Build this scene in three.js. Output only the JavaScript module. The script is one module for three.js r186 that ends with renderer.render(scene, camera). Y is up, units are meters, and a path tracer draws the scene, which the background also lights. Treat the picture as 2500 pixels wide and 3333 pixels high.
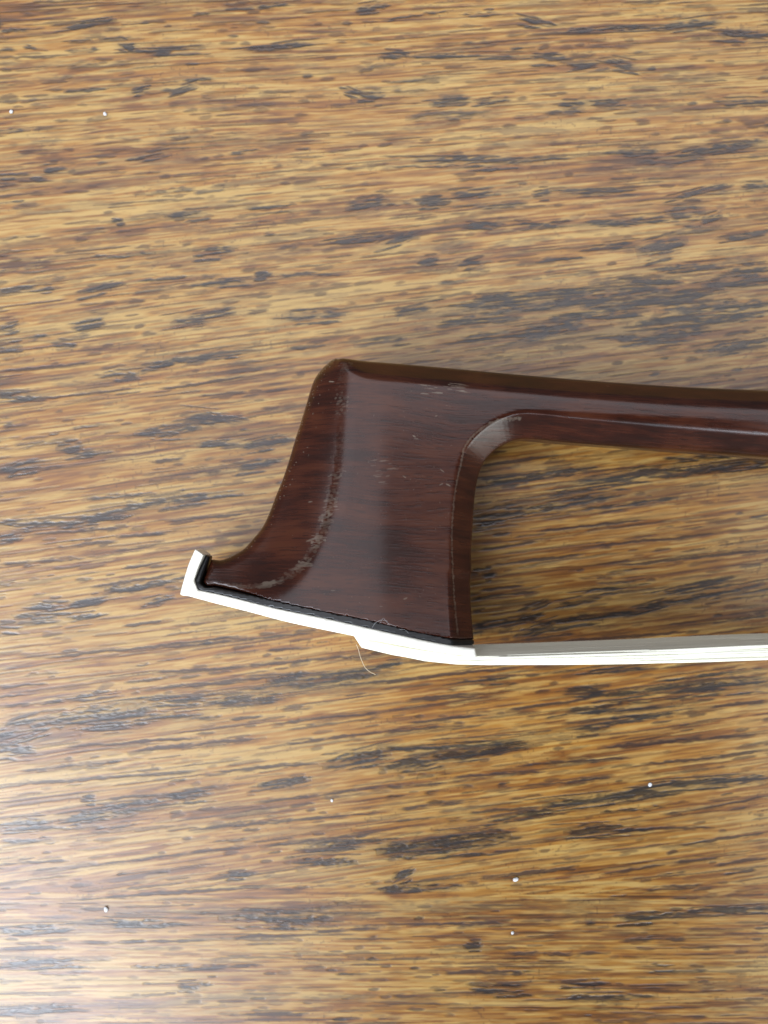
import * as THREE from 'three';
import { RectAreaLightUniformsLib } from 'three/addons/lights/RectAreaLightUniformsLib.js';
import { RoundedBoxGeometry } from 'three/addons/geometries/RoundedBoxGeometry.js';
import { mergeGeometries } from 'three/addons/utils/BufferGeometryUtils.js';

// ---------------------------------------------------------------- camera
const MM = 0.001;
const scene = new THREE.Scene();
const camera = new THREE.PerspectiveCamera(64, 0.75, 0.002, 20);
const MID = 4.9 * MM;                       // height of the bow's middle plane above the table top (y = 0)
const TILT = THREE.MathUtils.degToRad(2.0), DIST = 68 * MM;
camera.position.set(0, MID + DIST * Math.cos(TILT), DIST * Math.sin(TILT));
camera.up.set(0, 0, -1);
camera.lookAt(0, MID, 0);
camera.updateMatrixWorld(true); camera.updateProjectionMatrix();
camera.focus = 0.0645; camera.userData.fStop = 36;

// ---------------------------------------------------------------- light
RectAreaLightUniformsLib.init();
scene.background = new THREE.Color().setRGB(0.10, 0.10, 0.11);
function areaLight(name, label, pos, target, w, h, color, L, glow) {
  const g = new THREE.Group(); g.name = name; g.position.set(...pos); g.lookAt(...target);
  const frameMat = new THREE.MeshStandardMaterial({ color: 0xd8d6d0, roughness: 0.6 });
  const pane = new THREE.Mesh(new THREE.PlaneGeometry(w, h), new THREE.MeshStandardMaterial({ color: 0x111111, roughness: 0.9, emissive: color, emissiveIntensity: glow }));
  pane.name = 'pane'; pane.position.z = -0.012; g.add(pane);
  for (const [x, y, a, b] of [[0, h / 2 + 0.03, w + 0.12, 0.06], [0, -h / 2 - 0.03, w + 0.12, 0.06], [-w / 2 - 0.03, 0, 0.06, h], [w / 2 + 0.03, 0, 0.06, h]]) {
    const f = new THREE.Mesh(new THREE.BoxGeometry(a, b, 0.05), frameMat); f.name = 'frame_bar'; f.position.set(x, y, -0.03); f.castShadow = f.receiveShadow = true; g.add(f);
  }
  const l = new THREE.RectAreaLight(color, L, w, h); l.name = 'area_light'; l.rotation.y = Math.PI; g.add(l);
  g.userData = { label, category: 'window' };
  scene.add(g); return g;
}
const DAY = new THREE.Color().setRGB(0.89, 0.97, 1.1);
areaLight('window', 'large daylight window beyond the left foot of the table', [-1.0, 1.2, 0.85], [0, 0, 0], 1.25, 1.2, DAY, 8.4, 0.3);
areaLight('small_window', 'small low daylight window beyond the right foot of the table', [1.19, 0.43, 1.03], [0, 0, 0], 0.9, 0.76, new THREE.Color().setRGB(0.95, 1.0, 0.97), 3.6, 0.3);
areaLight('added_light_strip', 'added narrow light strip beyond the foot of the table', [0.53, 0.80, 1.37], [0, 0, 0], 0.85, 0.16, DAY, 8, 0.3);  // added unseen strip, gives the thin highlight along the stick
areaLight('added_ceiling_bounce', 'added wide pale ceiling-bounce panel above the table', [0, 1.9, -0.1], [0, 0, -0.1001], 2.9, 2.6, new THREE.Color().setRGB(0.97, 0.98, 1.06), 1.3, 0.1);  // added overhead panel in place of light bounced off a ceiling

const renderer = new THREE.WebGLRenderer({ antialias: true });
renderer.toneMapping = THREE.LinearToneMapping;
renderer.toneMappingExposure = 1.36;
renderer.shadowMap.enabled = true;

// ---------------------------------------------------------------- helpers
function rng(seed) { let a = seed >>> 0; return () => { a = (a + 0x6D2B79F5) | 0; let t = Math.imul(a ^ (a >>> 15), 1 | a); t = (t + Math.imul(t ^ (t >>> 7), 61 | t)) ^ t; return ((t ^ (t >>> 14)) >>> 0) / 4294967296; }; }
const rnd = rng(77);
const LAT = new Float32Array(65536); for (let i = 0; i < 65536; i++) LAT[i] = rnd();
function vn(x, y, s = 0) {                  // value noise, 0..1
  const xi = Math.floor(x), yi = Math.floor(y); let fx = x - xi, fy = y - yi;
  fx = fx * fx * (3 - 2 * fx); fy = fy * fy * (3 - 2 * fy);
  const a = ((xi + s * 37) & 255), b = ((xi + 1 + s * 37) & 255), c = ((yi + s * 91) & 255) << 8, d = ((yi + 1 + s * 91) & 255) << 8;
  const p = LAT[a | c], q = LAT[b | c], r = LAT[a | d], t = LAT[b | d];
  return p + (q - p) * fx + (r - p) * fy + (p - q - r + t) * fx * fy;
}
const fbm = (x, y, s) => vn(x, y, s) * 0.55 + vn(x * 2.1, y * 2.1, s + 1) * 0.28 + vn(x * 4.3, y * 4.3, s + 2) * 0.17;
const clamp = (v, a = 0, b = 1) => v < a ? a : v > b ? b : v;
const ss = (a, b, v) => { const t = clamp((v - a) / (b - a)); return t * t * (3 - 2 * t); };
const lerp = (a, b, t) => a + (b - a) * t;
const enc = (v) => { v = clamp(v); return Math.round(255 * (v <= 0.0031308 ? 12.92 * v : 1.055 * Math.pow(v, 1 / 2.4) - 0.055)); };
const lin = (r, g, b) => { const c = new THREE.Color().setRGB(r / 255, g / 255, b / 255, THREE.SRGBColorSpace); return [c.r, c.g, c.b]; };

// photograph pixel (2500 x 3333) -> point in mm on the level plane h mm above the bow's middle plane
const camP = camera.position, q0 = new THREE.Vector3();
function pix(px, py, h = 0) {
  q0.set(px / 1250 - 1, 1 - py / 1666.5, 0.5).unproject(camera).sub(camP);
  const t = (MID + h * MM - camP.y) / q0.y;
  return [(camP.x + q0.x * t) / MM, (camP.z + q0.z * t) / MM];
}
function px2(x, y, z) { q0.set(x, y, z).project(camera); return [(q0.x + 1) * 1250, (1 - q0.y) * 1666.5]; }

function dataTex(w, h, data, srgb) {
  const t = new THREE.DataTexture(data, w, h, THREE.RGBAFormat, THREE.UnsignedByteType);
  t.magFilter = THREE.LinearFilter; t.minFilter = THREE.LinearFilter; t.wrapS = t.wrapT = THREE.MirroredRepeatWrapping;
  if (srgb) t.colorSpace = THREE.SRGBColorSpace; t.needsUpdate = true; return t;
}

// ---------------------------------------------------------------- table: stained oak
const TS = 2048, TX = 122 * MM;             // the texture spans 122 mm, centred under the camera axis
const TCX = 0, TCZ = 0;
const oak = (() => {
  const N = TS * TS, R = new Float32Array(N), G = new Float32Array(N), B = new Float32Array(N);
  // px -> texel is almost affine on the table
  const mPix = [px2(TCX - TX / 2, 0, TCZ - TX / 2), px2(TCX + TX / 2, 0, TCZ - TX / 2), px2(TCX - TX / 2, 0, TCZ + TX / 2), px2(TCX + TX / 2, 0, TCZ + TX / 2)];
  const toTexel = (px, py) => { const [x, z] = pix(px, py, -MID / MM); return [((x * MM - TCX) / TX + 0.5) * TS, ((z * MM - TCZ) / TX + 0.5) * TS]; };
  const K = TS / (mPix[1][0] - mPix[0][0]); // texels per photograph pixel
  function stroke(buf, x0, y0, x1, y1, w, s, seed) {
    const [ax, ay] = toTexel(x0, y0), [bx, by] = toTexel(x1, y1), W = Math.max(w * K * 0.62, 1.1);
    const L = Math.hypot(bx - ax, by - ay) || 1, ux = (bx - ax) / L, uy = (by - ay) / L, pad = W * 2.2 + 3;
    const X0 = Math.max(0, Math.floor(Math.min(ax, bx) - pad)), X1 = Math.min(TS - 1, Math.ceil(Math.max(ax, bx) + pad));
    const Y0 = Math.max(0, Math.floor(Math.min(ay, by) - pad)), Y1 = Math.min(TS - 1, Math.ceil(Math.max(ay, by) + pad));
    for (let y = Y0; y <= Y1; y++) for (let x = X0; x <= X1; x++) {
      const dx = x - ax, dy = y - ay, t = dx * ux + dy * uy; let d = -dx * uy + dy * ux;
      d += (vn(t / 45, seed * 7.3, 3) - 0.5) * Math.min(W * 0.9, 5) + (vn(t / 9, seed * 3.1, 5) - 0.5) * Math.min(W * 0.5, 2.2);
      const e = Math.min(t + W, L + W - t); if (e < 0) continue;
      const end = clamp(e / (0.22 * L + 2 * W));
      const wob = 0.45 + 0.55 * Math.sqrt(end);
      let m = 1 - Math.abs(d) / (W * wob * 1.25); if (m < -0.6) continue;
      m = m * (W < 2.6 ? 1.9 : 1.35) + (vn(t / 17, d / 1.7, seed & 15) - 0.5) * 1.35 + (vn(t / 7, d / 2.5, 7) - 0.5) * 0.6;
      m = clamp(m) * s * (0.35 + 0.65 * ss(0, 0.5, end));
      const i = y * TS + x; if (m > buf[i]) buf[i] = m;
    }
  }
  // dark figure read from the photograph: x0 y0 x1 y1 width
  const grey = [
    0,98,140,90,10, 210,86,370,62,16, 400,76,480,70,12, 840,25,930,15,12, 730,31,830,26,10, 1170,32,1250,20,22, 80,155,150,160,12, 215,165,320,160,12, 395,145,430,157,24, 430,166,660,155,15, 800,160,1000,140,14,
    210,300,350,286,9, 435,296,480,286,16, 560,301,630,279,18, 1120,290,1180,311,14, 1180,312,1245,310,18, 745,497,860,488,9, 435,515,535,495,14, 0,578,140,580,20, 150,551,205,550,16, 560,702,660,690,24, 370,721,400,722,14, 815,680,960,665,11,
    1145,676,1245,660,38, 1085,786,1250,766,18, 300,835,500,820,11, 640,826,750,815,22, 0,946,110,940,14, 130,941,170,939,14, 280,951,400,921,16, 400,920,700,896,9, 650,926,790,914,14, 835,896,880,892,14, 905,898,1130,884,12, 0,1071,50,1060,20, 240,1061,330,1046,18, 570,1046,750,1012,30, 930,1031,1110,1020,26,
    1250,68,1460,34,9, 1500,48,1640,45,11, 1700,61,1790,80,18, 1800,101,2120,90,14, 2160,90,2330,70,24, 2350,111,2500,115,22, 1250,176,1320,180,20, 1390,184,1680,180,13, 1740,188,1840,187,24, 1860,212,1960,196,26, 1960,196,2060,214,26, 1405,334,1520,325,16, 1560,336,1650,322,13, 1830,341,1890,340,22, 1930,336,2020,330,14, 2350,331,2500,328,13,
    1350,521,1780,519,20, 1520,554,1700,545,8, 2000,496,2130,490,20, 2200,506,2340,476,22, 2300,486,2480,470,24, 1250,666,1370,646,12, 1370,656,1450,650,26, 1480,631,1590,620,20, 1745,633,1780,630,26, 1830,626,2060,615,15, 2200,641,2360,600,14, 2430,606,2500,605,18, 2195,692,2265,690,52, 2290,716,2340,700,20, 1690,729,1760,727,14, 1770,733,1850,725,14, 1920,726,2170,710,20,
    1250,791,1360,755,18, 1520,731,1620,735,15, 1900,811,2050,795,15, 2100,816,2210,788,50, 2370,776,2500,755,14, 1370,851,1420,845,18, 1490,861,1560,845,20, 1750,851,1900,840,12, 1560,971,1700,960,14, 1700,960,1980,940,16, 2000,956,2250,948,32, 2050,921,2200,918,18, 1800,1041,1890,1035,22, 1900,1031,2080,1020,16, 2200,1011,2500,985,28, 2250,1051,2500,1020,18, 1500,1105,1900,1060,24, 2000,1100,2300,1075,26, 2300,1140,2500,1110,30, 2380,880,2500,868,18,
    1500,1000,1700,985,26, 1650,1000,2000,965,24, 1450,1045,1650,1030,16, 2050,985,2300,965,34, 2300,925,2500,900,30, 1900,1000,2100,985,22, 2080,1055,2280,1035,22, 2150,880,2330,862,20, 1680,1095,1850,1075,18, 1300,1010,1420,985,18, 0,1136,60,1130,22, 180,1116,240,1120,18, 480,1191,560,1180,14, 550,1171,790,1145,22, 330,1221,440,1214,20, 0,1286,120,1290,22, 620,1351,770,1365,30, 450,1411,640,1395,28, 200,1461,250,1455,32, 240,1482,360,1470,14, 0,1531,130,1510,24, 650,1446,790,1430,18, 800,1455,940,1430,26, 780,1520,900,1505,24, 290,1626,520,1600,12, 440,1641,540,1635,14, 560,1631,780,1605,20, 260,1691,440,1660,24, 0,1706,260,1698,20, 0,1756,60,1745,18,
    350,1921,570,1890,20, 100,1976,210,1974,24, 220,1971,340,1950,14, 480,1961,560,1945,16, 0,2036,60,2040,22, 60,2016,170,2010,22, 230,2011,330,2000,14, 880,2212,1200,2195,25, 1090,2191,1230,2180,12, 1240,2166,1300,2160,16, 1550,2041,1660,2020,16, 1650,2026,1750,2010,16, 1500,2221,1650,2210,14, 1582,1864,1600,1862,26,
    1590,1570,1900,1530,18, 1700,1620,2000,1580,16, 1560,1680,1700,1655,30, 1700,1660,1990,1610,22, 1900,1560,2150,1535,30, 2150,1540,2500,1500,24, 2200,1490,2380,1480,18, 1560,1700,1640,1690,22, 1900,1660,2200,1620,12,
    1700,2061,1800,2030,22, 1800,2031,2060,1990,18, 2060,1990,2200,1955,20, 2200,1956,2480,1905,18, 1700,1991,1780,1960,26, 1830,1966,1950,1945,16, 1900,1921,2100,1900,18, 2150,1930,2360,1890,16, 1910,2186,2100,2170,13, 2150,2216,2500,2175,10, 1850,2251,1960,2245,22, 1980,2261,2200,2235,13, 2230,2241,2500,2215,26,
    0,2391,150,2350,52, 150,2351,480,2310,46, 0,2441,100,2445,26, 300,2366,480,2355,16, 480,2336,650,2320,20, 480,2276,680,2270,18, 680,2286,900,2270,30, 870,2231,1250,2200,22, 550,2591,680,2580,26, 340,2631,540,2610,18, 210,2671,430,2640,30, 270,2601,300,2600,18, 0,2691,150,2680,32, 0,2741,160,2725,12, 850,2561,1000,2540,20, 1070,2491,1250,2450,36, 750,2846,820,2840,14, 1000,2756,1250,2740,20, 980,2801,1150,2800,18,
    730,2981,1060,2990,34, 0,3031,230,3015,20, 300,3001,580,3005,18, 430,3146,620,3140,9, 0,3291,240,3280,18, 590,3211,670,3205,18, 0,3141,230,3130,16, 1840,2256,1950,2250,20, 1980,2262,2250,2230,16, 2200,2242,2500,2220,32, 1850,2316,2150,2290,20, 1890,2371,1980,2360,28, 1900,2356,2200,2320,14, 1250,2436,1650,2410,18, 1250,2491,1560,2450,28, 1560,2451,1700,2420,24,
    1400,2741,1640,2715,38, 1250,2771,1560,2740,42, 1600,2671,1800,2640,20, 1780,2621,2150,2580,26, 1900,2611,2170,2565,20, 1960,2641,2160,2625,12, 1850,2706,2110,2695,28, 1290,2861,1340,2840,22, 1250,2896,1430,2880,22, 2100,2561,2500,2530,22, 2030,2991,2190,2975,22, 2190,2976,2500,2960,20, 1520,3076,1560,3074,20, 1850,3201,1960,3195,16, 1850,3246,2080,3245,15, 1550,3221,1700,3215,26, 2100,3161,2290,3155,11];
  const red = [
    500,1500,600,1490,10, 100,1736,400,1720,9, 380,1746,540,1735,9, 540,1696,800,1670,8, 0,1836,280,1810,10, 180,1781,380,1760,9, 400,1851,540,1825,9, 300,1911,580,1865,10, 400,2036,530,2020,8, 130,2141,800,2070,8, 500,2186,800,2170,8, 500,2111,1050,2055,9, 500,2196,1200,2130,9, 870,2116,980,2105,8, 500,2241,900,2200,9, 1050,2236,1700,2170,9, 1540,1946,1750,1925,8, 1325,2276,1530,2255,8, 1560,1515,1800,1480,7, 1560,1560,1720,1540,7, 1560,1790,1750,1760,8, 1600,1840,1900,1800,8, 1750,1730,2100,1690,8, 1900,1780,2350,1735,8, 1560,1920,1700,1905,8, 2000,1840,2500,1790,8,
    1700,2081,1870,2060,9, 1800,2091,2230,2055,8, 2310,2026,2500,2005,9, 1700,2201,1890,2180,9, 0,2236,150,2225,9, 460,2246,800,2215,9, 0,2301,400,2265,9, 200,2431,650,2400,9, 420,2446,860,2400,11, 920,2421,1250,2380,11, 60,2506,390,2475,9, 0,2556,660,2505,9, 750,2341,850,2333,8, 880,2356,1250,2315,9, 340,2601,660,2575,9, 700,2511,1030,2485,10, 830,2611,1250,2560,9, 620,2701,1250,2640,10, 0,2811,220,2800,9, 200,2826,830,2750,9, 850,2756,1250,2705,9, 200,2931,900,2880,9, 260,3066,700,3060,9, 750,3051,980,3045,11, 0,3091,220,3080,9, 600,3151,850,3140,11, 1020,3031,1250,3015,11, 740,3301,1000,3295,11,
    1250,2221,1380,2205,9, 1330,2276,1560,2265,9, 1650,2311,1930,2270,8, 1330,2351,1580,2325,8, 1250,2381,1520,2360,9, 1950,2431,2500,2385,11, 2030,2496,2500,2440,10, 1250,2561,1450,2545,10, 1470,2531,1770,2510,10, 1700,2561,2000,2525,10, 1300,2631,1550,2605,10, 1520,2646,1760,2625,10, 2310,2301,2500,2280,9, 1700,2486,2050,2465,9, 1600,2771,1740,2760,9, 1570,2861,1880,2820,11, 1250,2906,1530,2880,9, 1960,2841,2160,2815,9, 2060,2701,2320,2690,9, 2200,2751,2500,2710,9, 2200,2806,2340,2790,9, 2330,2816,2500,2790,9, 2100,2896,2280,2880,12, 2150,2651,2500,2590,9, 1330,3011,1650,3005,12, 2020,3061,2240,3055,12, 1650,3106,1980,3100,12, 1440,3166,1700,3160,14, 0,1210,300,1180,8, 520,1265,800,1225,8, 100,1300,450,1260,7, 650,1290,800,1275,8];
  const brown = [
    0,201,170,215,20, 120,256,355,250,24, 395,329,455,322,16, 680,471,1030,455,24, 440,526,690,520,22, 880,526,1010,530,16, 530,746,690,745,22, 330,771,470,760,22, 1310,111,1400,110,14, 2140,256,2330,245,28, 2050,361,2300,355,30, 1560,421,1870,430,20, 1350,1066,1700,1040,26, 180,1251,290,1245,20, 250,2961,560,2970,30, 560,2971,1250,2940,32, 1030,2991,1250,2975,30, 300,3271,620,3260,30, 620,3251,930,3240,30, 980,3246,1250,3240,18, 1620,2416,1860,2395,16, 1250,2951,1650,2945,34, 1650,2946,2100,2940,32, 1700,2991,2000,2985,24, 2200,2911,2500,2950,32, 1250,3241,1500,3235,18, 2080,3216,2500,3195,24, 1250,3261,1420,3265,22,
    1500,1010,2500,920,120, 1560,1100,2500,1060,90, 1560,1660,2300,1590,70, 870,2250,1250,2230,40, 1250,2770,1650,2720,60, 160,610,420,600,22, 700,600,1000,590,20, 1000,690,1130,680,24, 820,770,1050,760,22, 1500,640,1760,600,18, 1900,560,2200,545,24, 1300,420,1500,405,18, 560,330,760,325,16, 800,230,1050,215,18, 60,690,260,680,16, 0,800,200,790,16, 250,900,480,880,14];
  const put = (arr, buf, s) => { for (let i = 0; i < arr.length; i += 5) stroke(buf, arr[i], arr[i + 1], arr[i + 2], arr[i + 3], arr[i + 4], s, i / 5 + 1); };
  put(grey, G, 1); put(red, R, 1); put(brown, B, 0.8);
  for (let i = 0; i < grey.length; i += 5) {   // each dark pore field sits in a softer stain, with thinner pores beside it
    const [x0, y0, x1, y1, w] = grey.slice(i, i + 5), dx = x1 - x0, dy = y1 - y0; if (w < 13) continue;
    stroke(B, x0 - dx * 0.2, y0 - dy * 0.2, x1 + dx * 0.2, y1 + dy * 0.2, w * 1.7, 0.42, i + 3);
    for (let k = 0; k < 4; k++) { const h = Math.sin(i * 1.7 + k * 2.4), f = 0.5 + 0.5 * Math.sin(i * 0.9 + k * 4.1), o = (k - 1.5) * w * 0.55 + h * 5; stroke(k % 2 ? G : R, x0 + dx * (f * 0.7 - 0.3), y0 + dy * (f * 0.7 - 0.3) + o, x0 + dx * (0.55 + f * 0.7), y0 + dy * (0.55 + f * 0.7) + o, 6 + 2 * h, 0.85, i + k * 11); }
  }
  // the same figure goes on, at random, beyond the frame; and fainter small pores everywhere
  const r = rng(5);
  const slope = (y) => y > 2920 ? 0.01 : lerp(0.055, 0.125, ss(300, 1200, y));
  for (let k = 0; k < 900; k++) {
    const x = lerp(mPix[0][0], mPix[1][0], r()), y = lerp(mPix[0][1], mPix[2][1], r()), len = 60 + 380 * r() * r(), w = 6 + 26 * r() * r(), inside = x > -60 && x < 2500 && y > -20 && y < 3350;
    const u = r(), dy = -len * (slope(y) + (r() - 0.5) * 0.02);
    if (inside) continue;
    if (u < 0.4) stroke(G, x, y, x + len, y + dy, w, 0.9, k); else if (u < 0.75) stroke(R, x, y, x + len * 1.5, y + dy * 1.5, 9, 0.9, k); else stroke(B, x, y, x + len, y + dy, w + 8, 0.8, k);
  }
  for (let k = 0; k < 1100; k++) {
    const x = lerp(mPix[0][0], mPix[1][0], r()), y = lerp(mPix[0][1], mPix[2][1], r()), len = 60 + 200 * r(), dy = -len * (slope(y) + (r() - 0.5) * 0.03), w = 10 + 18 * r(), up = y < 1500;
    stroke(r() < 0.8 ? B : G, x, y, x + len, y + dy, w, (up ? 0.3 : 0.06) + (up ? 0.4 : 0.25) * r(), k);
  }
  for (let k = 0; k < 7500; k++) {
    const x = lerp(mPix[0][0], mPix[1][0], r()), y = lerp(mPix[0][1], mPix[2][1], r()), len = 20 + 130 * r() * r(), dy = -len * (slope(y) + (r() - 0.5) * 0.03), w = 4 + 7 * r(), u = r();
    stroke(u < 0.55 ? R : u < 0.7 ? G : B, x, y, x + len, y + dy, w * (y < 1200 ? 1.3 : 1), 0.2 + 0.6 * r(), k);
  }
  const Lt = new Float32Array(N);              // thin pores and pale fibres
  for (let k = 0; k < 15000; k++) {
    const x = lerp(mPix[0][0], mPix[1][0], r()), y = lerp(mPix[0][1], mPix[2][1], r()), len = 70 + 420 * r() * r(), dy = -len * (slope(y) + (r() - 0.5) * 0.02);
    if (k % 5 < 3) stroke(k % 2 ? R : B, x, y, x + len, y + dy, 3.5 + 3 * r(), 0.15 + 0.6 * r(), k); else stroke(Lt, x, y, x + len, y + dy, 4 + 5 * r(), 0.4 + 0.6 * r(), k);
  }
  const col = new Uint8Array(N * 4), aux = new Uint8Array(N * 4);
  const cLight = lin(217, 175, 98), cGold = lin(193, 136, 56), cMid = lin(158, 100, 40), cDeep = lin(102, 65, 32), cRed = lin(52, 24, 16), cGrey = lin(33, 35, 40), cBrown = lin(80, 57, 46);
  for (let j = 0; j < TS; j++) {
    const fy = (j + 0.5) / TS, pyL = lerp(mPix[0][1], mPix[2][1], fy), pyR = lerp(mPix[1][1], mPix[3][1], fy), pxa = lerp(mPix[0][0], mPix[2][0], fy), pxb = lerp(mPix[1][0], mPix[3][0], fy);
    for (let i = 0; i < TS; i++) {
      const fx = (i + 0.5) / TS, X = lerp(pxa, pxb, fx), Y = lerp(pyL, pyR, fx), id = j * TS + i;
      const wv = (vn(X / 600, Y / 200, 9) - 0.5) * 22 + (vn(X / 120, Y / 40, 10) - 0.5) * 4;
      const b1 = Y + (X - 1250) * lerp(0.055, 0.125, ss(-200, 1400, Y)) + wv, b2 = Y + (X - 1250) * 0.01 + wv * 0.5;
      const lower = ss(2890, 2935, Y + (vn(X / 200, Y / 20, 12) - 0.5) * 40);
      const b = lower > 0.5 ? b2 + 5000 : b1;
      const fleck = fbm(X / 210, b / 13, 20), cell = fbm(X / 85, b / 9, 24);                     // broken, short cells
      const band = fbm(X / 900, b / 55, 30);
      const fine = vn(X / 420, b / 5.0, 40) * 0.4 + vn(X / 150, b / 5.5, 42) * 0.38 + vn(X / 45, b / 4.0, 41) * 0.22;
      const ray = ss(0.60, 0.78, fbm(X / 190 + 40, b / 15 + 9, 50)); // pale ray cells
      const calm = lerp(1, 0.62, ss(1400, 1700, Y) * (1 - lower));
      let t = 0.60 + (band - 0.5) * 0.95 + ((fleck - 0.5) * 0.7 + (cell - 0.5) * 0.6) * calm + (fine - 0.5) * 1.25;
      t = clamp(t);
      let c0, c1, u; if (t < 0.33) { c0 = cDeep; c1 = cMid; u = t / 0.33; } else if (t < 0.68) { c0 = cMid; c1 = cGold; u = (t - 0.33) / 0.35; } else { c0 = cGold; c1 = cLight; u = (t - 0.68) / 0.32; }
      let g = [0, 1, 2].map((k) => lerp(c0[k], c1[k], u));
      const speck = ss(0.80, 0.9, vn(X / 9, b / 7, 61)) * ss(0.5, 0.8, vn(X / 130, b / 60, 62));
      const mB = B[id] * (0.5 + 0.6 * fine), mR = clamp(R[id] * 1.05), mG = clamp(G[id] * (0.25 + 1.0 * ss(0.26, 0.56, vn(X / 70, b / 6.0, 70) * 0.7 + vn(X / 22, b / 6, 71) * 0.3)));
      for (let k = 0; k < 3; k++) {
        let v = lerp(g[k], cLight[k] * 1.08, clamp(ray * 0.5 + Lt[id] * 0.6));
        v = lerp(v, cBrown[k], clamp(mB) * 0.72); v = lerp(v, cRed[k], mR * 0.86); v = lerp(v, cGrey[k], mG * 0.84); v = lerp(v, cRed[k], speck * 0.35);
        col[id * 4 + k] = enc(v * 0.57);
      }
      col[id * 4 + 3] = 255;
      const hgt = 0.62 + 0.22 * (fine - 0.5) + 0.2 * (fleck - 0.5) - 0.35 * mR - 0.42 * mG * (0.4 + vn(X / 12, b / 4, 75)) - 0.1 * mB;
      const rough = 0.33 + 0.14 * (fleck - 0.5) + 0.10 * mR + 0.05 * vn(X / 300, Y / 300, 80) - 0.06 * mG;
      aux[id * 4] = enc(0) || Math.round(255 * clamp(hgt)); aux[id * 4 + 1] = Math.round(255 * clamp(rough)); aux[id * 4 + 2] = Math.round(255 * clamp(hgt)); aux[id * 4 + 3] = 255;
    }
  }
  return { col: dataTex(TS, TS, col, true), aux: dataTex(TS, TS, aux, false) };
})();
const oakMat = new THREE.MeshPhysicalMaterial({ map: oak.col, roughnessMap: oak.aux, roughness: 1, bumpMap: oak.aux, bumpScale: 0.08 * MM, ior: 1.5, clearcoat: 0.6, clearcoatRoughness: 0.26 });
{
  const g = new THREE.BoxGeometry(0.9, 0.028, 0.7), p = g.attributes.position, uv = g.attributes.uv;
  for (let i = 0; i < p.count; i++) uv.setXY(i, (p.getX(i) - TCX) / TX + 0.5, (p.getZ(i) - TCZ) / TX + 0.5);
  const m = new THREE.Mesh(g, oakMat); m.name = 'table_top'; m.position.y = -0.014; m.receiveShadow = m.castShadow = true;
  m.userData = { kind: 'structure', label: 'golden brown oak table top with dark open grain', category: 'table' };
  scene.add(m);
}

// ---------------------------------------------------------------- the bow, in mm about the image centre on its middle plane
const P = (h, arr) => { const o = []; for (let i = 0; i < arr.length; i += 2) o.push(pix(arr[i], arr[i + 1], h)); return o; };
function smooth(pts, n = 4) {               // Catmull-Rom through the points
  const c = new THREE.CatmullRomCurve3(pts.map((p) => new THREE.Vector3(p[0], 0, p[1])), false, 'centripetal');
  return c.getPoints((pts.length - 1) * n).map((v) => [v.x, v.z]);
}
const XEND = 100;
const front = smooth(P(0.6, [670, 1811, 700, 1820, 717, 1820, 753, 1805, 789, 1783, 818, 1751, 847, 1715, 869, 1671, 891, 1613, 912, 1563, 934, 1498, 956, 1425, 974, 1368, 992, 1310, 1003, 1273, 1015, 1237, 1032, 1208, 1053, 1185, 1075, 1171, 1093, 1167]));
const topE = smooth(P(1.1, [1093, 1167, 1129, 1169, 1223, 1175, 1440, 1193, 1700, 1217, 1964, 1238, 2229, 1255, 2500, 1266]));
{ const a = topE[topE.length - 1]; topE.push([a[0] + 20, a[1] + 0.75], [a[0] + 40, a[1] + 1.25], [XEND + 5, a[1] + 1.7]); }
const low = smooth(P(1.0, [2500, 1489, 2262, 1471, 1997, 1451, 1831, 1438, 1731, 1429, 1690, 1429, 1639, 1447, 1606, 1470, 1576, 1504, 1559, 1544, 1547, 1604, 1539, 1700, 1533, 1787, 1533, 1859]));
const low2 = smooth(P(2.2, [1533, 1859, 1534, 1968, 1539, 2060, 1541, 2084]));
{ const a = low[0]; low.unshift([XEND + 5, a[1] + 1.75], [a[0] + 40, a[1] + 1.3], [a[0] + 20, a[1] + 0.78]); }
const throat = [...low, ...low2.slice(1)];
const ebTop = smooth(P(4.1, [1541, 2086, 1489, 2081, 1345, 2054, 1219, 2024, 1049, 1991, 922, 1966, 838, 1949, 753, 1932, 674, 1917]));
const ebNose = smooth(P(2.2, [674, 1917, 648, 1901, 653, 1868, 670, 1812]), 5);
const woodPoly = [...front, ...topE.slice(1), ...throat, ...ebTop.slice(0), ...ebNose.slice(1, -1)];
const whiteIn = [...smooth(P(2.0, [658, 1806, 639, 1852, 627, 1890]), 4), ...smooth(P(4.0, [622, 1926, 711, 1943, 880, 1980, 1049, 2011, 1210, 2045, 1388, 2083, 1472, 2098, 1544, 2106]), 4)];
const ebPoly = [...whiteIn, ...P(2.2, [1544, 2086]), ...ebTop, ...ebNose.slice(1)];
const whiteOut = [...smooth(P(4.3, [1549, 2136, 1400, 2117, 1250, 2090, 1116, 2064, 1049, 2051, 922, 2026, 795, 1997, 669, 1969, 590, 1949]), 4), ...smooth(P(3.0, [570, 1941, 580, 1898, 597, 1839, 620, 1786]), 4)];
const platePoly = [...whiteIn, ...whiteOut];
const ridge = smooth(P(3.4, [1118, 1150, 1112, 1200, 1107, 1245, 1097, 1389, 1089, 1498, 1071, 1606, 1050, 1700, 1021, 1773, 970, 1852, 905, 1900, 804, 1922, 717, 1916, 640, 1900, 560, 1885]));

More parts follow.
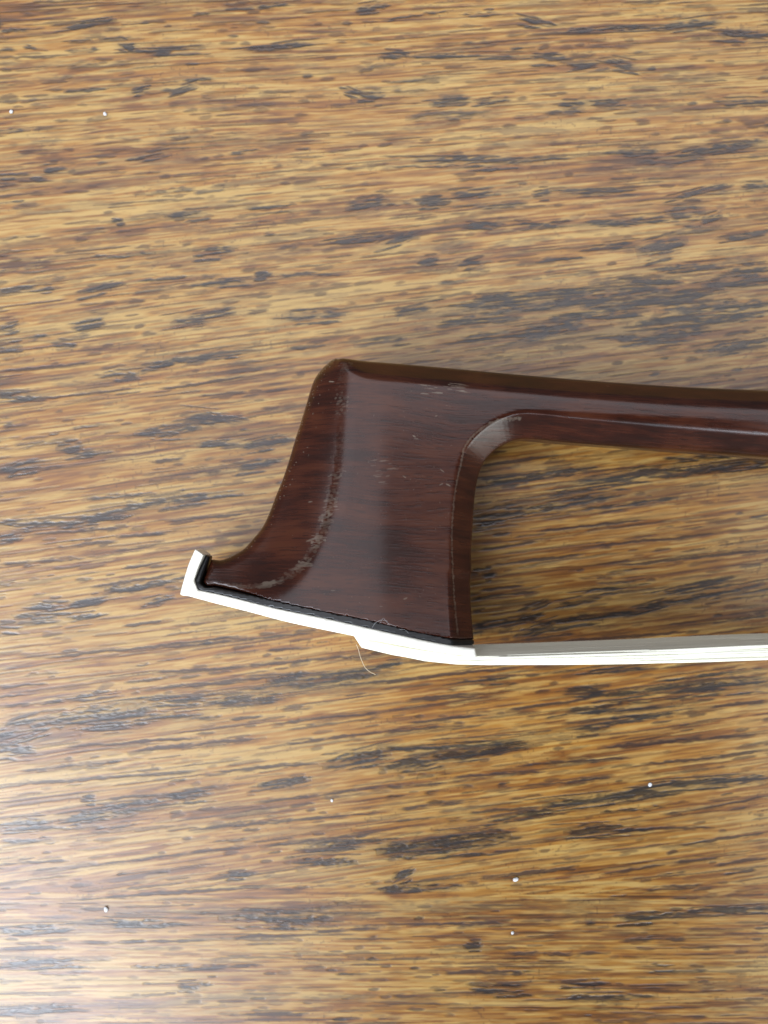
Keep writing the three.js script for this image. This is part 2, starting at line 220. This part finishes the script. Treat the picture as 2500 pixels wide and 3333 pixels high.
function segDist(poly, x, z, closed) {      // [distance, side] to a polyline
  let best = 1e9, side = 1; const n = poly.length - (closed ? 0 : 1);
  for (let i = 0; i < n; i++) {
    const a = poly[i], b = poly[(i + 1) % poly.length], ex = b[0] - a[0], ez = b[1] - a[1], wx = x - a[0], wz = z - a[1];
    const l2 = ex * ex + ez * ez; if (l2 < 1e-12) continue;
    const t = clamp((wx * ex + wz * ez) / l2), dx = wx - ex * t, dz = wz - ez * t, d = dx * dx + dz * dz;
    if (d < best - 1e-12) { best = d; side = ex * wz - ez * wx; }
  }
  return [Math.sqrt(best), side];
}
function inPoly(poly, x, z) { let c = false; for (let i = 0, j = poly.length - 1; i < poly.length; j = i++) { const a = poly[i], b = poly[j]; if ((a[1] > z) !== (b[1] > z) && x < (b[0] - a[0]) * (z - a[1]) / (b[1] - a[1]) + a[0]) c = !c; } return c; }
const polyD = (poly, x, z) => segDist(poly, x, z, true)[0] * (inPoly(poly, x, z) ? -1 : 1);
const smax = (a, b, r) => { const h = Math.max(r - Math.abs(a - b), 0) / r; return Math.max(a, b) + h * h * r * 0.25; };
function thick(x, z) {                      // half thickness of the cheeks
  const t = clamp((z + 7) / 17.5, 0, 1.1);
  const nose = ss(-5, -17, x) * ss(-6, 6, z);
  return 2.9 + 1.75 * Math.pow(t, 2.6) - 1.5 * nose - 0.06 * Math.log(1 + Math.exp(-Math.max(x - 0.1, -12) * 3)) / 3;
}
// level-plane terms for one column, reused along y
function column(poly, x, z, kind) {
  const T = thick(x, z), dO = polyD(poly, x, z);
  if (kind === 'plate') return { T: T + 0.02, dO };
  const [rd, rs] = segDist(ridge, x, z, false), dR = rs > 0 ? rd : -rd;       // + on the front side of the ridge
  const [td, tsd] = segDist(topE, x, z, false), dTop = tsd > 0 ? td : -td;
  const [hd, hs] = segDist(throat, x, z, false), dThr = hs > 0 ? hd : -hd;
  const dF = segDist(front, x, z, false)[0] * (dO > 0 ? -1 : 1);
  return { T: kind === 'ebony' ? T + 0.006 : T, dO, dR, dF: Math.max(dF, -0.3), dTop, dThr, peak: ss(-1.0, -4.6, x), along: ss(9, 30, x) };
}
function field(c, y, kind) {
  const ay = Math.abs(y);
  let f = smax(c.dO, ay - c.T, kind === 'plate' ? 0.14 : 0.03);
  if (kind === 'plate') return f;
  const M = c.T - 0.7, drop = c.dR < 0 ? 0.9 * c.dR : M * c.dR / Math.max(c.dR + c.dF, 1.6), bev = (ay - (c.T - 0.05 - (kind === 'ebony' && drop > 0 ? drop * 0.8 : drop))) * 0.76;
  f = smax(f, bev, kind === 'ebony' ? 0.35 : 1.0);
  const c0 = lerp(1.15, 2.1, c.peak);
  f = smax(f, (ay - c0 - c.dTop * 1.02) * 0.70, lerp(0.4, 0.55, c.along));
  f = smax(f, (ay - (c.T - 1.85) - c.dThr * 0.97) * 0.715, lerp(0.16, 0.5, c.along));
  return f;
}
function surfaceNets(poly, kind, xs, ys, zs) {
  const nx = xs.length, ny = ys.length, nz = zs.length, V = new Float32Array(nx * ny * nz);
  for (let k = 0; k < nz; k++) for (let i = 0; i < nx; i++) { const c = column(poly, xs[i], zs[k], kind); for (let j = 0; j < ny; j++) V[(k * ny + j) * nx + i] = field(c, ys[j], kind); }
  const at = (i, j, k) => (k * ny + j) * nx + i, idx = new Int32Array(nx * ny * nz).fill(-1), pos = [];
  for (let k = 0; k < nz - 1; k++) for (let j = 0; j < ny - 1; j++) for (let i = 0; i < nx - 1; i++) {
    let n = 0, sx = 0, sy = 0, sz = 0, m = 0; const v = [];
    for (let q = 0; q < 8; q++) { const w = V[at(i + (q & 1), j + ((q >> 1) & 1), k + (q >> 2))]; v.push(w); if (w < 0) m++; }
    if (m === 0 || m === 8) continue;
    for (let q = 0; q < 8; q++) for (const bit of [1, 2, 4]) { if (q & bit) continue; const a = v[q], b = v[q | bit]; if ((a < 0) === (b < 0)) continue;
      const t = a / (a - b), ox = (q & 1) + (bit === 1 ? t : 0), oy = ((q >> 1) & 1) + (bit === 2 ? t : 0), oz = (q >> 2) + (bit === 4 ? t : 0);
      sx += ox; sy += oy; sz += oz; n++; }
    sx /= n; sy /= n; sz /= n; idx[at(i, j, k)] = pos.length / 3;
    pos.push(lerp(xs[i], xs[i + 1], sx), lerp(ys[j], ys[j + 1], sy), lerp(zs[k], zs[k + 1], sz));
  }
  const tri = [];
  const quad = (a, b, c, d, flip) => { if (a < 0 || b < 0 || c < 0 || d < 0) return; flip ? tri.push(a, c, b, a, d, c) : tri.push(a, b, c, a, c, d); };
  for (let k = 1; k < nz - 1; k++) for (let j = 1; j < ny - 1; j++) for (let i = 1; i < nx - 1; i++) {
    const s = V[at(i, j, k)] < 0;
    if (s !== (V[at(i + 1, j, k)] < 0)) quad(idx[at(i, j - 1, k - 1)], idx[at(i, j, k - 1)], idx[at(i, j, k)], idx[at(i, j - 1, k)], !s);
    if (s !== (V[at(i, j + 1, k)] < 0)) quad(idx[at(i - 1, j, k - 1)], idx[at(i - 1, j, k)], idx[at(i, j, k)], idx[at(i, j, k - 1)], !s);
    if (s !== (V[at(i, j, k + 1)] < 0)) quad(idx[at(i - 1, j - 1, k)], idx[at(i, j - 1, k)], idx[at(i, j, k)], idx[at(i - 1, j, k)], !s);
  }
  // pull every vertex onto the surface and take the normal there
  const F = (x, y, z) => field(column(poly, x, z, kind), y, kind), nrm = new Float32Array(pos.length), e = 0.03;
  const grad = (x, y, z) => { const cx = column(poly, x + e, z, kind), cX = column(poly, x - e, z, kind), cz = column(poly, x, z + e, kind), cZ = column(poly, x, z - e, kind), c = column(poly, x, z, kind);
    return [(field(cx, y, kind) - field(cX, y, kind)) / (2 * e), (field(c, y + e, kind) - field(c, y - e, kind)) / (2 * e), (field(cz, y, kind) - field(cZ, y, kind)) / (2 * e), field(c, y, kind)]; };
  for (let i = 0; i < pos.length; i += 3) {
    let [x, y, z] = [pos[i], pos[i + 1], pos[i + 2]], g;
    for (let it = 0; it < 2; it++) { g = grad(x, y, z); const l2 = g[0] * g[0] + g[1] * g[1] + g[2] * g[2] + 1e-9, s = clamp(g[3] / l2, -0.12, 0.12); x -= g[0] * s; y -= g[1] * s; z -= g[2] * s; }
    g = grad(x, y, z); const l = Math.hypot(g[0], g[1], g[2]) || 1;
    pos[i] = x; pos[i + 1] = y; pos[i + 2] = z; nrm[i] = g[0] / l; nrm[i + 1] = g[1] / l; nrm[i + 2] = g[2] / l;
  }
  const geo = new THREE.BufferGeometry(), pa = new Float32Array(pos.length), uv = new Float32Array(pos.length / 3 * 2);
  for (let i = 0; i < pos.length; i++) pa[i] = pos[i] * MM;
  for (let i = 0; i < pos.length / 3; i++) { uv[i * 2] = (pos[i * 3] - WX0) / WW; uv[i * 2 + 1] = (pos[i * 3 + 2] - WZ0 + pos[i * 3 + 1] * 0.12) / WH; }
  geo.setAttribute('position', new THREE.BufferAttribute(pa, 3)); geo.setAttribute('normal', new THREE.BufferAttribute(nrm, 3)); geo.setAttribute('uv', new THREE.BufferAttribute(uv, 2)); geo.setIndex(tri);
  return geo;
}
const range = (a, b, s) => { const o = []; for (let v = a; v < b + s * 0.5; v += s) o.push(v); return o; };
const WX0 = -18, WW = 56, WZ0 = -14, WH = 28;   // the bow's texture window in mm

// ---------------------------------------------------------------- pernambuco: dark red-brown, fine grain along the stick, wear and edge glints painted on the ridges
const W1 = 2048, H1 = 1024;
const bowTex = (() => {
  const N = W1 * H1, wearGlint = new Float32Array(N), col = new Uint8Array(N * 4), aux = new Uint8Array(N * 4), r = rng(19);
  const K = W1 / WW;                         // texels per mm
  const dash = (x, z, len, w, s, ang = 0) => { // short ragged mark, mm
    const ca = Math.cos(ang), sa = Math.sin(ang), X0 = Math.floor((x - len - WX0) * K), X1 = Math.ceil((x + len - WX0) * K), Y0 = Math.floor((z - len - WZ0) * K), Y1 = Math.ceil((z + len - WZ0) * K);
    for (let j = Math.max(0, Y0); j <= Math.min(H1 - 1, Y1); j++) for (let i = Math.max(0, X0); i <= Math.min(W1 - 1, X1); i++) {
      const dx = (i / K + WX0) - x, dz = (j / K + WZ0) - z, a = dx * ca + dz * sa, b = -dx * sa + dz * ca;
      const m = 1 - (a * a) / (len * len * 0.25) - (b * b) / (w * w * 0.25) + (vn(i / 7, j / 3, 3) - 0.5) * 0.9;
      if (m > 0) { const id = j * W1 + i; wearGlint[id] = Math.max(wearGlint[id], s * ss(0, 0.55, m)); }
    }
  };
  // wear and window reflection painted along the ridge between cheek and front face
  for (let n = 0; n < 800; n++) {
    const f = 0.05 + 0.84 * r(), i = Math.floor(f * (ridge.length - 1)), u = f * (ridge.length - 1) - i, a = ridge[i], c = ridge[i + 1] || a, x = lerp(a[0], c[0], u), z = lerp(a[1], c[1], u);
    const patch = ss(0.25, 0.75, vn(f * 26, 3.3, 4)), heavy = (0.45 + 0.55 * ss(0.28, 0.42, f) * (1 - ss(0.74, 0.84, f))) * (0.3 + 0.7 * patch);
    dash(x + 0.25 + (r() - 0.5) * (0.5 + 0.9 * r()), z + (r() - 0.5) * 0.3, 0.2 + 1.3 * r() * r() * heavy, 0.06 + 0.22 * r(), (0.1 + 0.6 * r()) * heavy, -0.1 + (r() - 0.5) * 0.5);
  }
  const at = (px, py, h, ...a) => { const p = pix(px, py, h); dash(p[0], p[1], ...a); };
  for (let k = 0; k < 26; k++) at(1375 + 150 * r(), 1258 + 40 * r() * r() + 10 * r(), 2.7, 0.3 + 0.9 * r(), 0.05 + 0.08 * r(), 0.35 + 0.6 * r(), 0.1);  // scratches and glints on the stick shoulder, painted pale
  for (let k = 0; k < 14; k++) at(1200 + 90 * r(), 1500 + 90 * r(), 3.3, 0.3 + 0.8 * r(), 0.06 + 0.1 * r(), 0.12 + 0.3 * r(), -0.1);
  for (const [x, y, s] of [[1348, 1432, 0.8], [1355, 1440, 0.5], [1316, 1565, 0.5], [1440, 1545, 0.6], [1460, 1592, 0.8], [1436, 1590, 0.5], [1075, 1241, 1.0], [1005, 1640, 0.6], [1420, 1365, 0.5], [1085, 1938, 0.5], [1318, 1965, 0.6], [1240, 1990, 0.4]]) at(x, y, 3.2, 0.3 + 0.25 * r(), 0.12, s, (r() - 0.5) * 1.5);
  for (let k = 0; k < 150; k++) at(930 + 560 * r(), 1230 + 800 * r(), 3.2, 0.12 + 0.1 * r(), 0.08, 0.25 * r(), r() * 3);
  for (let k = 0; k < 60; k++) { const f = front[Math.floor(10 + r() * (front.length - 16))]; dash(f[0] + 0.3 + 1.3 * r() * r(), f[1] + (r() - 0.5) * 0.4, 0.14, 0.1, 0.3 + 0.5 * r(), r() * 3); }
  // the arris between cheek and throat chamfer: edge highlight and wear painted pale
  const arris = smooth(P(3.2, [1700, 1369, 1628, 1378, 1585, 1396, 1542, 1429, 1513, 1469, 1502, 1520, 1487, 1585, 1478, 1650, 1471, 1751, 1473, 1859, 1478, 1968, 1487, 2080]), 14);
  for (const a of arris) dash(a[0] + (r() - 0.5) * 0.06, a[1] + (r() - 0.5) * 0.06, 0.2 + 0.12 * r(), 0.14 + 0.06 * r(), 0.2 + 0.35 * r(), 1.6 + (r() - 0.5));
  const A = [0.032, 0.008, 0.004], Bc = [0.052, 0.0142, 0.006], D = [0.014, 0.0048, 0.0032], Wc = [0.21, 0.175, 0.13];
  for (let j = 0; j < H1; j++) for (let i = 0; i < W1; i++) {
    const x = i / K + WX0, z = j / K + WZ0, id = j * W1 + i, zz = z - 0.06 * x + (vn(x / 6, z / 3, 2) - 0.5) * 0.9;
    const f1 = fbm(x / 5, zz / 0.5, 11), f2 = vn(x / 1.3, zz / 0.09, 14) * 0.6 + vn(x / 0.7, zz / 0.06, 15) * 0.4, cl = fbm(x / 4, z / 2.6, 17);
    const pore = ss(0.72, 0.86, vn(x / 0.9, zz / 0.075, 21)) * (0.4 + 0.6 * cl);
    const t = clamp(0.5 + (f1 - 0.5) * 0.9 + (f2 - 0.5) * 0.5 + (cl - 0.5) * 1.1), w = wearGlint[id];
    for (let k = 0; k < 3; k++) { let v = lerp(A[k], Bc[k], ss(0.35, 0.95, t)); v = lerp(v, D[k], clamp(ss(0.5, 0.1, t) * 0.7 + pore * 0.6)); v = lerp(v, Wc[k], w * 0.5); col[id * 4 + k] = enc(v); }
    col[id * 4 + 3] = 255;
    const h = 0.5 + (f2 - 0.5) * 0.34 - pore * 0.3 + (vn(x / 0.5, z / 0.3, 25) - 0.5) * 0.18 - w * 0.35 + (vn(x * 9, z * 9, 26) - 0.5) * 0.12;
    aux[id * 4] = Math.round(255 * clamp(h)); aux[id * 4 + 1] = Math.round(255 * clamp(0.17 + 0.08 * cl + 0.25 * w + 0.05 * f2)); aux[id * 4 + 2] = 0; aux[id * 4 + 3] = 255;
  }
  return { col: dataTex(W1, H1, col, true), aux: dataTex(W1, H1, aux, false) };
})();
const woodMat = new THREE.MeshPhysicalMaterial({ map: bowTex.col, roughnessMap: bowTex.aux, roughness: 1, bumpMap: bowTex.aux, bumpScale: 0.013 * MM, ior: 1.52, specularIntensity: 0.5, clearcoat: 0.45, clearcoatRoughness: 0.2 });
const ebonyMat = new THREE.MeshPhysicalMaterial({ color: new THREE.Color().setRGB(0.012, 0.012, 0.012), roughness: 0.32, bumpMap: bowTex.aux, bumpScale: 0.02 * MM, ior: 1.5 });
const ivoryMat = new THREE.MeshPhysicalMaterial({ color: new THREE.Color().setRGB(0.86, 0.83, 0.72), roughness: 0.3, ior: 1.5 });
const strandMat = new THREE.MeshStandardMaterial({ color: new THREE.Color().setRGB(0.55, 0.44, 0.3), roughness: 0.6 });
const hairMat = new THREE.MeshPhysicalMaterial({ color: new THREE.Color().setRGB(0.92, 0.90, 0.74), roughness: 0.45, ior: 1.5 });

const bow = new THREE.Group(); bow.name = 'violin_bow'; bow.position.set(0, MID, 0);
bow.userData = { label: 'dark red brown violin bow with white tip plate lying on its side on oak', category: 'violin bow' };
scene.add(bow);
function part(name, geo, mat, parent = bow, label) { const m = new THREE.Mesh(geo, mat); m.name = name; m.castShadow = m.receiveShadow = true; if (label) m.userData.label = label; parent.add(m); return m; }
const ysAll = range(-5.2, 5.2, 0.17);
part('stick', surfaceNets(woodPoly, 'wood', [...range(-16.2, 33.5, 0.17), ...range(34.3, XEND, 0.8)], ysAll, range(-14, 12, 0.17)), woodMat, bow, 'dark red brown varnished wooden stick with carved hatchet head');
part('liner', surfaceNets(ebPoly, 'ebony', range(-17.2, 8.4, 0.15), range(-5.2, 5.2, 0.16), range(3, 12.5, 0.15)), ebonyMat, bow, 'thin black ebony liner under the head');
part('tip_plate', surfaceNets(platePoly, 'plate', range(-18.4, 8.6, 0.15), range(-5.3, 5.3, 0.16), range(2, 13.2, 0.15)), ivoryMat, bow, 'white tip plate with upturned nose');

// ---------------------------------------------------------------- horsehair ribbon
function tube(pts, rad, sides = 5) {
  const c = new THREE.CatmullRomCurve3(pts.map((p) => new THREE.Vector3(p[0] * MM, p[1] * MM, p[2] * MM)), false, 'centripetal');
  return new THREE.TubeGeometry(c, Math.max(8, pts.length * 3), rad * MM, sides, false);
}
{
  const outer = P(3.0, [1136, 2088, 1164, 2106, 1261, 2130, 1345, 2146, 1430, 2158, 1514, 2164, 1599, 2165, 1750, 2165, 2086, 2162, 2278, 2157, 2500, 2150]);
  const inner = P(3.0, [1150, 2066, 1175, 2074, 1261, 2093, 1345, 2108, 1430, 2120, 1514, 2130, 1599, 2127, 1750, 2122, 2086, 2109, 2278, 2101, 2500, 2091]);
  const oE = outer[outer.length - 1], iE = inner[inner.length - 1];
  for (const d of [30, 70]) { outer.push([oE[0] + d, oE[1] - d * 0.028]); inner.push([iE[0] + d, iE[1] - d * 0.03]); }
  const r = rng(31), list = [], NY = 50, NQ = 13, HW = 3.35, rad = 0.12;
  for (let a = 0; a < NY; a++) for (let b = 0; b < NQ; b++) {
    const edge = a === 0 || a === NY - 1 || b === 0 || b === NQ - 1; if (!edge && r() < 0.6) continue;
    const yy = lerp(-HW, HW, (a + (r() - 0.5) * 0.5) / (NY - 1)), q = clamp((b + (r() - 0.5) * 0.6) / (NQ - 1)), ph = r() * 6, amp = 0.05 + 0.05 * r(), pts = [];
    const n = outer.length;
    const s0 = [lerp(inner[0][0], outer[0][0], q) - 0.25, yy * 0.72, inner[0][1] - 0.9];
    pts.push(s0);
    for (let k = 0; k < n; k++) {
      const w = ss(0, 4, k), corner = 1 - 0.16 * Math.pow(Math.abs(yy) / HW, 4) * Math.abs(2 * q - 1);
      const qq = 0.5 + (q - 0.5) * corner;
      pts.push([lerp(inner[k][0], outer[k][0], qq) + (k === 0 ? 0.1 : 0), yy * lerp(0.74, 1, w) + amp * Math.sin(k * 0.9 + ph), lerp(inner[k][1] + 0.12, outer[k][1] - 0.12, qq) + amp * 0.5 * Math.cos(k * 1.1 + ph)]);
    }
    list.push(tube(pts, rad * (0.85 + 0.3 * r())));
  }
  const m = part('hair_ribbon', mergeGeometries(list), hairMat, bow, 'flat ribbon of white horsehair leaving the tip plate');
  m.userData.kind = 'stuff';
  const s = (h, x, y) => { const p = pix(x, y, h); return [p[0], h, p[1]]; };
  part('stray_hair', tube([s(2.2, 1160, 2098), s(2.1, 1166, 2112), s(1.7, 1173, 2138), s(1.2, 1187, 2170), s(0.7, 1200, 2184), s(0.2, 1222, 2196)], 0.024, 6), strandMat, bow, 'single broken pale hair curling away from the tip plate');
}

// ---------------------------------------------------------------- lint and crumbs
const lintMat = new THREE.MeshStandardMaterial({ color: new THREE.Color().setRGB(0.28, 0.28, 0.28), roughness: 0.9 });
{
  const s = (h, x, y) => { const p = pix(x, y, h); return [p[0], h + MID / MM, p[1]]; };
  const g = mergeGeometries([tube([s(4.75, 1212, 2042), s(4.95, 1222, 2028), s(5.0, 1242, 2018), s(4.85, 1262, 2022)], 0.012), tube([s(4.8, 1236, 2030), s(5.0, 1248, 2012), s(4.85, 1260, 2026), s(4.75, 1290, 2040)], 0.009), tube([s(4.75, 1300, 2048), s(4.9, 1318, 2050), s(4.75, 1330, 2062)], 0.01)]);
  const m = new THREE.Mesh(g, lintMat); m.name = 'lint_fibre'; m.castShadow = m.receiveShadow = true; m.userData = { label: 'wisp of grey lint clinging to the black liner of the bow', category: 'lint' }; scene.add(m);
}
{
  const crumbMat = new THREE.MeshStandardMaterial({ color: new THREE.Color().setRGB(0.62, 0.62, 0.62), roughness: 0.8 }), r = rng(8);
  const spots = [[38, 365, 0.24], [343, 372, 0.26], [1080, 2605, 0.2], [2115, 2552, 0.25], [1678, 2861, 0.28], [1668, 3035, 0.2], [346, 2959, 0.28]];
  spots.forEach(([x, y, s], n) => {
    const p = pix(x, y, -MID / MM), g = new THREE.IcosahedronGeometry(s * 0.62 * MM, 2), a = g.attributes.position;
    for (let i = 0; i < a.count; i++) { const k = 0.45 + 1.1 * vn(a.getX(i) / MM * 4 + n * 9, a.getY(i) / MM * 4 + a.getZ(i) / MM * 3, 33); a.setXYZ(i, a.getX(i) * k * 1.1, a.getY(i) * k * 0.55, a.getZ(i) * k); }
    g.computeVertexNormals(); g.computeBoundingBox();
    const m = new THREE.Mesh(g, crumbMat); m.name = n ? 'crumb_' + String(n).padStart(3, '0') : 'crumb'; m.position.set(p[0] * MM, -g.boundingBox.min.y, p[1] * MM); m.rotation.y = r() * 6;
    m.castShadow = m.receiveShadow = true; m.userData = { label: 'tiny white crumb lying on the oak table', category: 'crumb', group: 'white crumbs scattered on the table' }; scene.add(m);
  });
}

// ---------------------------------------------------------------- the phone that takes the picture: it darkens what the varnish mirrors
{
  const g = new THREE.Group(); g.name = 'phone'; g.position.set(0.0295, camP.y + 0.0045, 0.057);
  g.userData = { label: 'dark phone held level above the table', category: 'phone' };
  const dark = new THREE.MeshStandardMaterial({ color: 0x17181a, roughness: 0.45 }), glass = new THREE.MeshPhysicalMaterial({ color: 0x060607, roughness: 0.1 });
  const add = (name, geo, mat, x, y, z) => { const m = new THREE.Mesh(geo, mat); m.name = name; m.position.set(x, y, z); m.castShadow = m.receiveShadow = true; g.add(m); };
  add('body', new RoundedBoxGeometry(0.073, 0.0076, 0.146, 4, 0.0035), dark, 0, 0.0045, 0);
  add('screen', new RoundedBoxGeometry(0.068, 0.0006, 0.140, 2, 0.0003), glass, 0, 0.0085, 0);
  add('camera_ring', new THREE.TorusGeometry(0.0055, 0.0008, 8, 32).rotateX(Math.PI / 2), dark, -0.0295, 0.0002, -0.057);
  scene.add(g);
}

renderer.render(scene, camera);
